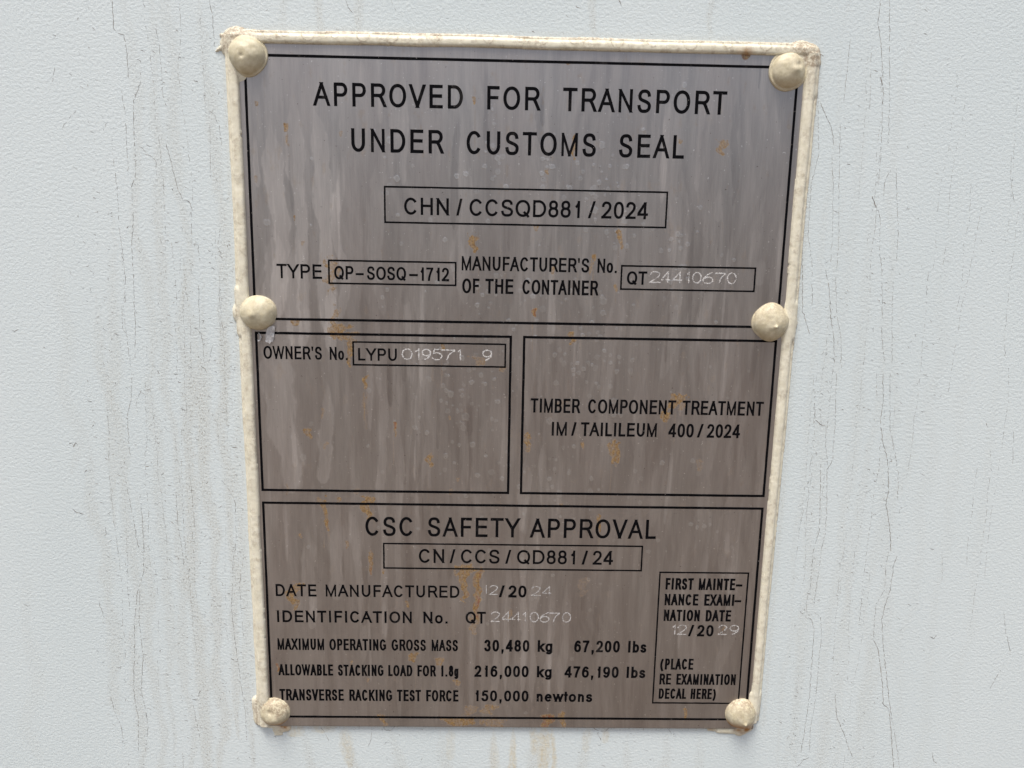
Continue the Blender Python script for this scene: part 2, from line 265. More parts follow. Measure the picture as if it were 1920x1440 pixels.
nt.links.new(col, bs.inputs["Base Color"])
bs.inputs["Roughness"].default_value = .42
bs.inputs["Specular IOR Level"].default_value = .45
bump(nt, bs, [(peel, .00042, .46), (flake, .00008, .6)])

dirt_mat, nt, bs = new_mat("dark_grime")
nt.links.new(mixc(nt, ramp(nt, noise(nt, (1, 1, 1), 700., 2.), .3, .7), (.10, .083, .07), (.36, .325, .29)), bs.inputs["Base Color"])
bs.inputs["Roughness"].default_value = .9

# brushed steel sheet, weathered
steel_mat, nt, bs = new_mat("weathered_brushed_steel")
film = attr(nt, "film"); rust = attr(nt, "rust"); spot = attr(nt, "spot")
brush = noise(nt, (1, 1, .03), 5200., 3., .65)
cloud = noise(nt, (1, 1, .25), 60., 4., .6)
grain = noise(nt, (1, 1, 1), 3800., 2., .6)
col = mixc(nt, film, (.315, .295, .288), (.66, .625, .59))  # film colours carry a faint pinkish tint, a painted-in reflection
col = mixc(nt, ramp(nt, cloud, .3, .7, 0., .35), col, (.40, .35, .33))
col = mixc(nt, ramp(nt, brush, .3, .7, 0., .16), col, (.16, .15, .15))
col = mixc(nt, ramp(nt, grain, .62, .80, 0., .35), col, (.60, .57, .54))
col = mixc(nt, mul(nt, spot, .70), col, (.62, .62, .61))
spk = noise(nt, (1, 1, 1), 1250., 1.)
col = mixc(nt, ramp(nt, spk, .745, .80, 0., .7), col, (.74, .73, .71))
col = mixc(nt, ramp(nt, spk, .235, .19, 0., .6), col, (.10, .08, .07))
rcol = mixc(nt, ramp(nt, rust, .95, 1.35), mixc(nt, ramp(nt, noise(nt, (1, 1, 1), 1500., 3.), .35, .7), (.17, .09, .02), (.36, .225, .075)), (.22, .065, .018))
rfac = mul(nt, ramp(nt, rust, .0, .8, 0., .92), ramp(nt, noise(nt, (1, 1, .6), 1100., 4., .7), .32, .6, .55, 1.))
col = mixc(nt, rfac, col, rcol)
nt.links.new(col, bs.inputs["Base Color"])
inv = mul(nt, 1., rfac, 'SUBTRACT')
met = mul(nt, inv, ramp(nt, film, 0., 1., .95, .70))
nt.links.new(met, bs.inputs["Metallic"])
nt.links.new(ramp(nt, film, 0., 1., .33, .46), bs.inputs["Roughness"])
bs.inputs["Specular IOR Level"].default_value = .4
bump(nt, bs, [(brush, .00002, .35), (grain, .00002, .4), (cloud, .0003, .25), (spot, .00015, .4)])

# printing ink
ink_mat, nt, bs = new_mat("black_print")
wear = ramp(nt, noise(nt, (1, 1, .35), 260., 5., .65), .55, .85, 0., .30)
c2 = mixc(nt, wear, (.004, .004, .0052), (.11, .10, .093))
pin = ramp(nt, noise(nt, (1, 1, 1), 1700., 1.), .76, .82, 0., .8)
c2 = mixc(nt, pin, c2, (.35, .32, .30))
nt.links.new(c2, bs.inputs["Base Color"])
bs.inputs["Roughness"].default_value = .6
bs.inputs["Specular IOR Level"].default_value = .04

# dot-punched digits
def punch_mat(name, v):
    m, nt, bs = new_mat(name)
    c = mixc(nt, ramp(nt, noise(nt, (1, 1, 1), 2200., 2.), .35, .65), (v * .72, v * .70, v * .68), (v, v, v * .98))
    nt.links.new(c, bs.inputs["Base Color"])
    bs.inputs["Roughness"].default_value = .6; bs.inputs["Metallic"].default_value = .15
    return m

# cream sealant
def sealant(name, lo, hi):
    m, nt, bs = new_mat(name)
    sdirt = attr(nt, "dirt"); srust = attr(nt, "stain")
    n1 = noise(nt, (1, 1, 1), 420., 5., .65)
    n2 = noise(nt, (1, 1, 1), 820., 4., .75)
    col = mixc(nt, ramp(nt, n1, .35, .65), lo, hi)
    col = mixc(nt, mul(nt, sdirt, ramp(nt, n2, .38, .60, .12, .95)), col, (.36, .285, .20))
    col = mixc(nt, mul(nt, ramp(nt, n2, .68, .76), .55), col, (.30, .26, .20))
    col = mixc(nt, srust, col, (.36, .17, .045))
    nt.links.new(col, bs.inputs["Base Color"])
    bs.inputs["Roughness"].default_value = .48
    bs.inputs["Specular IOR Level"].default_value = .4
    vor = N(nt, "ShaderNodeTexVoronoi", feature='DISTANCE_TO_EDGE', i_Scale=330.)
    wv = N(nt, "ShaderNodeTexNoise", i_Scale=500., i_Detail=2.)
    nt.links.new(objcoord(nt), wv.inputs["Vector"])
    vm = N(nt, "ShaderNodeMix", data_type='VECTOR'); vm.inputs[0].default_value = .0035
    nt.links.new(objcoord(nt), vm.inputs[4]); nt.links.new(wv.outputs["Color"], vm.inputs[5])
    nt.links.new(vm.outputs[1], vor.inputs["Vector"])
    crack = ramp(nt, vor.outputs["Distance"], 0., .035)
    bump(nt, bs, [(n1, .00025, .35), (n2, .00008, .45), (mul(nt, crack, sdirt), .00015, .45)])
    return m

seal_mat = sealant("cream_sealant", (.75, .715, .565), (.83, .80, .66))
dome_mat = sealant("shaded_cream_sealant", (.60, .545, .375), (.71, .66, .49))  # same cream sealant, base colour darkened to paint in the domes' shading

scrap_mat, nt, bs = new_mat("clear_plastic")
nt.links.new(mixc(nt, ramp(nt, noise(nt, (1, 1, 1), 1800., 2.), .3, .7), (.62, .62, .62), (.85, .85, .86)), bs.inputs["Base Color"])
bs.inputs["Roughness"].default_value = .3
bs.inputs["Transmission Weight"].default_value = .35

ground_mat, nt, bs = new_mat("gravel_ground")
gcol = mixc(nt, ramp(nt, noise(nt, (1, 1, 1), 30., 5., .7), .3, .7), (.13, .104, .08), (.25, .205, .165))
gcol = mixc(nt, ramp(nt, noise(nt, (1, 1, 1), .4, 3.), .35, .65, 0., .5), gcol, (.15, .125, .10))
nt.links.new(gcol, bs.inputs["Base Color"]); bs.inputs["Roughness"].default_value = .95
bump(nt, bs, [(noise(nt, (1, 1, 1), 60., 5.), .02, .7)])

# ------------------------------------------------------------------ mesh helpers
def link(o, parent=None):
    scene.collection.objects.link(o)
    if parent is not None: o.parent = parent
    return o
def mesh_from(name, verts, faces, mats, parent=None, smooth=False, attrs=None, mat_idx=None):
    me = bpy.data.meshes.new(name)
    verts = np.asarray(verts, dtype=np.float32)
    if isinstance(faces, np.ndarray):
        nf, k = faces.shape
        me.vertices.add(len(verts)); me.vertices.foreach_set("co", verts.ravel())
        me.loops.add(nf * k); me.loops.foreach_set("vertex_index", faces.astype(np.int32).ravel())
        me.polygons.add(nf)
        me.polygons.foreach_set("loop_start", np.arange(0, nf * k, k, dtype=np.int32))
        me.update(calc_edges=True)
    else:
        me.from_pydata([tuple(map(float, v)) for v in verts], [], faces)
    if attrs:
        for k_, a in attrs.items():
            at = me.attributes.new(k_, 'FLOAT', 'POINT'); at.data.foreach_set("value", np.asarray(a, dtype=np.float32).ravel())
    for m in (mats if isinstance(mats, (list, tuple)) else [mats]): me.materials.append(m)
    if mat_idx is not None: me.polygons.foreach_set("material_index", np.asarray(mat_idx, dtype=np.int32))
    if smooth: me.polygons.foreach_set("use_smooth", np.ones(len(me.polygons), dtype=bool))
    me.validate(); me.update()
    return link(bpy.data.objects.new(name, me), parent)
def PW(u, v, w):
    return np.stack([u * .001, -w * .001, Z0 - v * .001], -1).reshape(-1, 3)
def grid_faces(ny, nx):
    i = (np.arange(ny - 1)[:, None] * nx + np.arange(nx - 1)[None, :])
    # rows run downwards, columns to the right: front (towards -Y) is counter-clockwise as below
    return np.stack([i, i + nx, i + nx + 1, i + 1], -1).reshape(-1, 4)

def thing(name, label, cat, at):
    o = bpy.data.objects.new(name, None); o.location = at; o.empty_display_size = .02
    o['label'] = label; o['category'] = cat
    scene.collection.objects.link(o); return o
def adopt(o, parent):
    o.parent = parent
    o.matrix_parent_inverse = parent.matrix_world.inverted()

# ------------------------------------------------------------------ ground
gs = 150.
g = mesh_from("ground", [(-gs, -gs, 0), (gs, -gs, 0), (gs, gs, 0), (-gs, gs, 0)], [(0, 1, 2, 3)], ground_mat)
g['kind'] = 'structure'

# ------------------------------------------------------------------ tongues of dried water, drawn as masks on a grid
def tongue(M, u, v, u0, v0, L, hw, amp, seed, rim=.0, soft=.25):
    cs = np.where((u > u0 - hw * 4 - 3) & (u < u0 + hw * 4 + 3))[0]; rs = np.where((v > v0 - 2) & (v < v0 + L + 2))[0]
    if len(cs) < 2 or len(rs) < 2: return
    r0, r1, c0, c1 = rs[0], rs[-1] + 1, cs[0], cs[-1] + 1
    U, V = np.meshgrid(u[c0:c1], v[r0:r1])
    t = (V - v0) / L
    c = u0 + (vnoise(V * .05 + seed, V * 0 + seed) - .5) * hw * 1.8 + (vnoise(V * .2 + seed, V * 0 + 9 + seed) - .5) * hw * .35
    w = hw * (.55 + .75 * vnoise(V * .09 + seed * 3, V * 0)) * np.sqrt(np.clip(1 - np.clip((t - .8) / .2, 0, 1) ** 2, 0, 1)) * sstep(0., .25, t + .02) * np.where(t < 0, 0, 1)
    e = (fbm(U * 1.3 + seed, V * .5, 3) - .5) * .5
    d = np.abs(U - c) / (w + 1e-4) + e
    m = sstep(1.0, 1.0 - soft, d)
    rm = sstep(.68, .92, d) * sstep(1.12, .98, d) * rim
    fade = sstep(0., .35, t)
    M[r0:r1, c0:c1] += (m * amp + rm) * (.35 + .65 * fade) * np.where((t >= 0) & (t <= 1), 1, 0)

# ------------------------------------------------------------------ the container wall
def axis(lo, hi, step, far_lo, far_hi):
    a = [lo]; s = step
    while a[0] > far_lo:
        s *= 1.35; a.insert(0, max(far_lo, a[0] - s))
    b = list(np.arange(lo + step, hi, step)); s = step; a += b
    while a[-1] < far_hi:
        s *= 1.35; a.append(min(far_hi, a[-1] + s))
    return np.array(a)
uu = axis(-125, 322, .42, -1500, 1500)
vv = axis(-40, 292, .42, -900, 1495)
U, V = np.meshgrid(uu, vv)
dm = np.zeros_like(U); st = np.zeros_like(U)
for i, (u0, v0, L, hw, amp) in enumerate([
        (-52, 40, 240, 3.6, .55), (-40, -60, 330, 3.2, .45), (-33, -60, 340, 3.0, .55), (-27, 60, 230, 3.6, .9), (-20, 70, 220, 3.4, .8),
        (-14, 60, 200, 3.0, .8), (-9, 110, 180, 2.6, .6), (-56, 80, 90, 3.0, .5), (-24, -50, 200, 3.4, .5), (-12, -30, 160, 3.0, .6), (-63, 130, 120, 4.0, .5),
        (-46, 150, 130, 3.0, .55), (-70, 60, 90, 4.0, .25), (-95, 180, 90, 4.0, .2), (205, -60, 340, 1.8, .45), (210, 20, 290, 2.6, .5), (214, -40, 240, 3.0, .35),
        (222, 20, 270, 3.4, .6), (229, -60, 360, 2.6, .5), (236, 60, 200, 3.0, .45), (243, 90, 220, 3.0, .45), (251, 20, 270, 3.6, .3), (262, 60, 220, 3.4, .3), (226, 150, 130, 3.4, .6),
        (212, 160, 110, 4.0, .5), (276, 80, 190, 3., .3), (240, 180, 100, 4., .5), (25, -60, 60, 3.0, .45), (38, -60, 55, 2.0, .4), (12, -50, 46, 2.5, .4), (120, -60, 60, 2.0, .4), (160, -60, 58, 2.4, .35),
        (12, 252, 60, 4, .6), (30, 252, 60, 3.5, .9), (48, 253, 60, 4, .6), (66, 253, 60, 5, .6), (88, 252, 60, 3.5, .7), (108, 252, 60, 4, .8), (125, 252, 60, 3.5, .6), (142, 252, 60, 3, .5), (158, 252, 60, 4, .5), (175, 252, 60, 3, .4)]):
    tongue(dm, uu, vv, u0, v0, L, hw, amp * (.5 if u0 > 200 else 1.7 if v0 == -60 and 0 < u0 < 170 else 1.), 3.1 * i, 0., .8)
for i, (u0, v0, L, hw, amp) in enumerate([(97, 252.5, 46, 2.2, .8), (109, 252.5, 22, 2.6, .8), (113, 252.5, 30, 1.2, .8), (72, 253, 16, 1.6, .3), (30, 253, 20, 2.4, .45), (134, 253, 8, 2.4, .5), (12, 253, 6, 5, .6), (20, 253, 4, 6, .5), (127, 253, 12, 1.4, .3), (89, 253, 30, 1.6, .35), (104, 252.5, 14, 1.4, .6)]):
    tongue(st, uu, vv, u0, v0, L, hw, amp, 50 + 2.7 * i, 0.2, .5)
# grime collected along the outline of the sealant
edge = np.maximum(np.exp(-((U + 7.6) / .8) ** 2), np.exp(-((U - 198.0) / .8) ** 2)) * sstep(-9, -4, V) * sstep(256, 250, V) * .5
edge = np.maximum(edge, np.exp(-((V + 9.3) / .9) ** 2) * sstep(-8, -2, U) * sstep(199, 194, U) * .5)
edge = np.maximum(edge, np.exp(-((V - 254.2) / .9) ** 2) * sstep(-2, 4, U) * sstep(194, 186, U) * .75)
dm = np.clip(np.maximum(dm, edge * (.4 + fbm(U * .4, V * .4))), 0, 1)
wv_, wf = PW(U, V, U * 0), grid_faces(len(vv), len(uu))
# hairline tracks and flakes of grime lie on the paint
tv, tf = [], []
def ribbon(pts, w, zoff, gap=.25, jit=.10):
    L = [np.array(pts[0], float)]
    for a, b in zip(pts[:-1], pts[1:]):
        a = np.array(a, float); b = np.array(b, float); d = np.hypot(*(b - a)); n = max(1, int(d / .7))
        for k in range(1, n + 1): L.append(a + (b - a) * k / n)
    L = np.array(L)
    if len(L) < 2: return
    L[1:-1] += rng.normal(0, jit, L[1:-1].shape)
    T = np.gradient(L, axis=0); T /= np.maximum(np.hypot(T[:, 0], T[:, 1]), 1e-6)[:, None]
    nn = np.stack([-T[:, 1], T[:, 0]], -1)
    hw = w * .5 * rng.uniform(.35, 1.5, len(L)); hw[0] = hw[-1] = .02
    b0 = len(tv)
    for p, n, h in zip(L, nn, hw):
        tv.append((p[0] - n[0] * h, p[1] - n[1] * h, zoff)); tv.append((p[0] + n[0] * h, p[1] + n[1] * h, zoff))
    for k in range(len(L) - 1):
        if rng.random() < gap: continue
        a = b0 + 2 * k; tf.append((a, a + 1, a + 3, a + 2))
for i, (w, pts) in enumerate(TRACKS):
    ribbon(pts, .125 * w + .01, .04 + .002 * (i % 9), .24 if w < .9 else .05)
def inside_plate(u, v): return -8 < u < 199 and -10 < v < 254.5
bands = [(-52, 3), (-40, 3), (-33, 4), (-27, 5), (-20, 5), (-14, 4), (-9, 2.), (-60, 4), (211, 3), (229, 4), (244, 6), (30, 6), (60, 10), (108, 6), (130, 9), (160, 12), (10, 6)]
for k in range(2600):
    b = bands[rng.integers(len(bands))]
    u = rng.normal(b[0], b[1]); v = rng.uniform(-30, 285) if rng.random() < .4 else rng.uniform(60, 285)
    if inside_plate(u, v): continue
    n = rng.integers(2, 5); a = rng.uniform(-.8, .8); pts = [(u, v)]
    for j in range(n - 1):
        a += rng.normal(0, .9); s = rng.uniform(.25, .8); pts.append((pts[-1][0] + s * math.cos(a), pts[-1][1] + s * abs(math.sin(a)) * .7))
    ribbon(pts, rng.uniform(.06, .16), .03 + .001 * (k % 17), 0., .03)
for k in range(420):                                    # scattered grit
    u, v = rng.uniform(-112, 308), rng.uniform(-25, 275)
    if inside_plate(u, v): continue
    s = rng.uniform(.10, .26) * (1 if rng.random() < .93 else 1.8)
    ribbon([(u, v), (u + s * .5, v + s * rng.uniform(-.3, .8)), (u + s, v + s * .3)], s * .8, .03 + .001 * (k % 17), 0., .0)
for k in range(46):                                     # long faint runs
    u = rng.choice([-52, -40, -33, -27, -20, -14, 205, 211, 222, 229, 237, 244, 262, 276]) + rng.normal(0, 4); v = rng.uniform(-30, 200)
    pts = [(u, v)]
    for j in range(rng.integers(4, 14)): pts.append((pts[-1][0] + rng.normal(0, .5), pts[-1][1] + rng.uniform(5, 10)))
    if any(inside_plate(*p) for p in pts): continue
    ribbon(pts, rng.uniform(.05, .09), .03, .5)
tv = np.array(tv); nb = len(wv_)
allv = np.concatenate([wv_, PW(tv[:, 0], tv[:, 1], tv[:, 2])])
allf = np.concatenate([wf, np.array(tf) + nb])
mi = np.concatenate([np.zeros(len(wf)), np.ones(len(tf))])
zt = np.zeros(len(tv))
wall = thing("container_wall", "pale grey painted steel container wall with textured paint and dark vertical dirt runs", "wall", (0.095, 0.0, 0.0))
bpy.context.view_layer.update()
skin = mesh_from("painted_panel", allv, allf, [wall_mat, dirt_mat], None, True, {"dirt": np.concatenate([dm.ravel(), zt]), "stain": np.concatenate([np.clip(st, 0, 1).ravel(), zt])}, mi)
adopt(skin, wall)
# the steel behind the paint gives the wall its thickness
b = [(-1.5, .0015, .005), (1.5, .0015, .005), (1.5, .045, .005), (-1.5, .045, .005), (-1.5, .0015, 2.4), (1.5, .0015, 2.4), (1.5, .045, 2.4), (-1.5, .045, 2.4)]
core = mesh_from("steel_core", b, [(0, 1, 5, 4), (1, 2, 6, 5), (2, 3, 7, 6), (3, 0, 4, 7), (4, 5, 6, 7), (3, 2, 1, 0)], wall_mat)
adopt(core, wall)

# ------------------------------------------------------------------ the approval plate
plate = thing("approval_plate", "weathered steel container approval plate with black printing, cream sealant edges and six sealed rivets", "plate", P(95, 124, 0))
bpy.context.view_layer.update()
TOP = 1.30                                              # face of the sheet, mm off the wall
us = np.arange(-4.6, 193.6, .25); vs = np.arange(-6.0, 253.2, .25)
U, V = np.meshgrid(us, vs)
film = .30 + .30 * (sstep(60, 0, U) * .25 + sstep(40, 0, V) * .2) + .22 * (fbm(U * .10, V * .018, 4) - .5) + .16 * (fbm(U * 1.7, V * .05 + 7, 4) - .5) + .30 * (fbm(U * .45 + (fbm(U * .05, V * .03, 2) - .5) * 6, V * .045 + 40, 4) - .5)  # water film, plus a painted lift at left and top for the lighter reflection
big = [(8, 20, 70, 3.4, .26), (17, 6, 95, 3.0, .24), (24, 15, 80, 3.6, .26), (14, 60, 45, 3.2, .24), (31, 30, 60, 2.6, .2), (27, 78, 24, 2.2, .26), (7, 58, 40, 3.5, .2), (39, 40, 60, 2.0, -.14), (45, 28, 60, 3.6, .16),
       (10, 86, 70, 5, .2), (24, 112, 40, 3.4, .24), (45, 96, 120, 2.2, .22), (51, 100, 150, 2.2, .2), (60, 50, 120, 2.5, .12), (99, 170, 72, 1.8, .28), (93, 175, 62, 1.6, .22), (104, 168, 74, 2.2, .24), (88, 185, 60, 2.0, .2), (110, 180, 66, 1.6, .2),
       (99, 140, 30, 2.6, .22), (106, 135, 26, 2.2, .18), (115, 190, 50, 2.2, .16), (80, 200, 48, 1.8, .2), (84, 150, 100, 1.6, .14), (66, 220, 32, 1.4, .15), (15, 168, 40, 3, .15), (28, 165, 34, 3, .16), (36, 160, 66, 2.0, .16), (178, 98, 140, 4.5, .14), (168, 90, 120, 4, .1),
       (130, 60, 60, 4, .14), (150, 20, 90, 5, .12), (164, 30, 90, 3, .12), (120, 50, 60, 3, .10), (100, 20, 110, 3, .1), (75, 24, 60, 4, .12), (140, 104, 60, 3, .1), (185, 20, 120, 3, -.1), (60, 110, 60, 1.5, -.18), (54, 90, 62, 2, -.12), (72, 100, 90, 4, -.1)]
big = [(a, b_, c, d, e * (.8 if a < 34 else 1.2)) for a, b_, c, d, e in big]
for i, (a, b_, c, d, e) in enumerate(big):
    e *= 1.0 if a < 34 else .62
    tongue(film, us, vs, a, b_, c, d * (.95 if a < 34 else .7), e, 2.3 * i, .07 if e > 0 else 0, .16)
for i in range(300):
    a = rng.uniform(0, 190); tongue(film, us, vs, a, rng.uniform(-5, 225), rng.uniform(8, 45), rng.uniform(.3, 1.5), rng.normal(.0, .085), 7.7 * i, .03, .16)
film = np.clip(film, 0, 1)
rst = np.zeros_like(U)
for i, (a, b_, w, l, s) in enumerate(RUST):
    m = (U > a - w * 1.6 - 1) & (U < a + w * 1.6 + 1) & (V > b_ - l * .8 - 1.5) & (V < b_ + l * 1.4 + 2)
    x = U[m]; y = V[m]; t = (y - b_) / max(l, .1)
    # x is the left-to-right centre, the head is broad and the tail thins downwards
    c = a + (vnoise(y * .5 + i * 3, y * 0 + i) - .5) * w * .7
    ww = w * .5 * np.where(t < .25, 1., 1.05 - .55 * np.clip(t, 0, 1))
    d = np.maximum(np.abs(x - c) / ww, np.abs(t - .5) * 2.) * .6 + np.hypot((x - c) / ww, (t - .5) * 2.) * .4
    d = d + (fbm(x * 1.1 + i, y * .9, 4) - .5) * (1.15 if s < 1 else .35)
    f = sstep(1.2, .75, d) * (.45 + .85 * fbm(x * 2.4 + 9, y * 1.6 + i, 3)) * s
    f = f + sstep(.5, .8, d) * sstep(1.1, .9, d) * .25 * s
    rst[m] = np.maximum(rst[m], f)
for i, (a, b_, w, l, s) in enumerate(RUST):
    if s >= .6 and rng.random() < .7: tongue(rst, us, vs, a + rng.normal(0, w * .2), b_ + l * .6, rng.uniform(5, 18), rng.uniform(.22, .5), .34 * s, 3.3 * i, 0, .6)
rst = np.clip(rst + .22 * sstep(.64, .82, fbm(U * .5, V * .22 + 80, 5)), 0, 1.4)
spt = np.zeros_like(U)
clusters = [(120, 40, 16, 12, 34), (110, 82, 30, 8, 34), (75, 120, 12, 22, 60), (122, 105, 12, 10, 40), (85, 30, 8, 12, 16), (48, 40, 4, 12, 8), (150, 60, 14, 14, 26), (168, 168, 14, 12, 12), (112, 150, 10, 12, 10), (95, 125, 90, 90, 260)]
for cu, cv, su, sv, n in clusters:
    for k in range(n):
        a, b_ = rng.normal(cu, su * .6), rng.normal(cv, sv * .6); r = rng.uniform(.2, .85) * (1 if rng.random() < .85 else 1.5); kx = rng.uniform(.8, 1.1)
        m = (np.abs(U - a) < 2.2) & (np.abs(V - b_) < 2.2)
        d = np.hypot((U[m] - a) * kx, (V[m] - b_) * .85) / r + (vnoise(U[m] * 2.2 + k, V[m] * 2.2) - .5) * .5
        s = rng.uniform(.35, .95)
        spt[m] = np.maximum(spt[m], sstep(1.1, .8, d) * s * (.55 + .45 * sstep(.45, .9, d)))
front = PW(U, V, np.full_like(U, TOP)); ff = grid_faces(len(vs), len(us))
ny, nx = U.shape
# turned-back edge, 1 mm thick
ring = np.concatenate([np.arange(nx), np.arange(1, ny) * nx + nx - 1, (ny - 1) * nx + np.arange(nx - 2, -1, -1), np.arange(ny - 2, 0, -1) * nx])
backv = front[ring].copy(); backv[:, 1] = -.0003
nb = len(front); k = np.arange(len(ring)); k2 = (k + 1) % len(ring)
side = np.stack([ring[k], ring[k2], nb + k2, nb + k], -1)
z_ = np.zeros(len(ring))
sheet = mesh_from("metal_sheet", np.concatenate([front, backv]), np.concatenate([ff, side]), steel_mat, None, False,
                  {"film": np.concatenate([film.ravel(), z_ + .3]), "rust": np.concatenate([rst.ravel(), z_ + .3]), "spot": np.concatenate([spt.ravel(), z_])})
adopt(sheet, plate)

# printed frames -----------------------------------------------------------
INK = TOP + .035
def rect_frame(u0, v0, u1, v1, t, w0, w1):
    """hollow rectangle, thin but solid"""
    h = t / 2; o = [(u0 - h, v0 - h), (u1 + h, v0 - h), (u1 + h, v1 + h), (u0 - h, v1 + h)]; i = [(u0 + h, v0 + h), (u1 - h, v0 + h), (u1 - h, v1 - h), (u0 + h, v1 - h)]
    # subdivide so that the edge can wander slightly, as screen print does
    def loop(c):
        L = []
        for a, b_ in zip(c, c[1:] + c[:1]):
            for s in range(24): L.append((a[0] + (b_[0] - a[0]) * s / 24, a[1] + (b_[1] - a[1]) * s / 24))
        return np.array(L)
    O = loop(o); I = loop(i); O += rng.normal(0, .018, O.shape); I += rng.normal(0, .018, I.shape); n = len(O)
    vts = [P(*p, w1) for p in O] + [P(*p, w1) for p in I] + [P(*p, w0) for p in O] + [P(*p, w0) for p in I]
    fs = []
    for a in range(n):
        b_ = (a + 1) % n
        fs += [(a, n + a, n + b_, b_), (a, b_, 2 * n + b_, 2 * n + a), (n + a, 3 * n + a, 3 * n + b_, n + b_)]
    return vts, fs
frames = {}
for key, lab in (('top', None), ('owner', None), ('timber', None), ('safety', None)):
    v_, f_ = rect_frame(*PANELS[key], .92, TOP + .004, INK)
    o = mesh_from("printed_border", v_, f_, ink_mat); adopt(o, plate); frames[key] = o
bpy.context.view_layer.update()
frames['top']['label'] = "black line border around the approval for transport section"
frames['owner']['label'] = "black line border around the owner number section"
frames['timber']['label'] = "black line border around the timber treatment section"
frames['safety']['label'] = "black line border around the safety approval section"
for key, u0, v0, u1, v1 in BOXES:
    v_, f_ = rect_frame(u0, v0, u1, v1, .62, TOP + .006, INK + .004)
    o = mesh_from("number_box", v_, f_, ink_mat); adopt(o, frames[key])

# lettering: a stroke alphabet drawn in code ---------------------------------
def arc(cx, cy, rx, ry, a0, a1, n=14):
    return [(cx + rx * math.cos(math.radians(a0 + (a1 - a0) * i / n)), cy + ry * math.sin(math.radians(a0 + (a1 - a0) * i / n))) for i in range(n + 1)]
def spl(p, n=5):
    q = [p[0]] + list(p) + [p[-1]]; o = []
    for i in range(1, len(q) - 2):
        a, b_, c, d = q[i - 1], q[i], q[i + 1], q[i + 2]
        for k in range(n):
            t = k / n
            o.append(tuple(.5 * (2 * b_[j] + (c[j] - a[j]) * t + (2 * a[j] - 5 * b_[j] + 4 * c[j] - d[j]) * t * t + (3 * b_[j] - a[j] - 3 * c[j] + d[j]) * t ** 3) for j in (0, 1)))
    return o + [tuple(p[-1])]
def oval(cx=.5, cy=.5, rx=.5, ry=.5, k=2.25, n=36):
    o = []
    for i in range(n + 1):
        t = 2 * math.pi * i / n; c, s = math.cos(t), math.sin(t)
        o.append((cx + rx * math.copysign(abs(c) ** (2 / k), c), cy + ry * math.copysign(abs(s) ** (2 / k), s)))
    return o
Sc = spl([(.95, .73), (.88, .89), (.72, .98), (.5, 1), (.27, .975), (.11, .88), (.06, .75), (.11, .63), (.27, .56), (.52, .505), (.77, .44), (.93, .36), (.98, .25), (.92, .11), (.74, .02), (.5, 0), (.24, .02), (.07, .13), (0, .31)])
nine = spl([(.06, .21), (.14, .07), (.40, 0), (.66, .04), (.88, .2), (.98, .42), (1, .62)])
X = .725
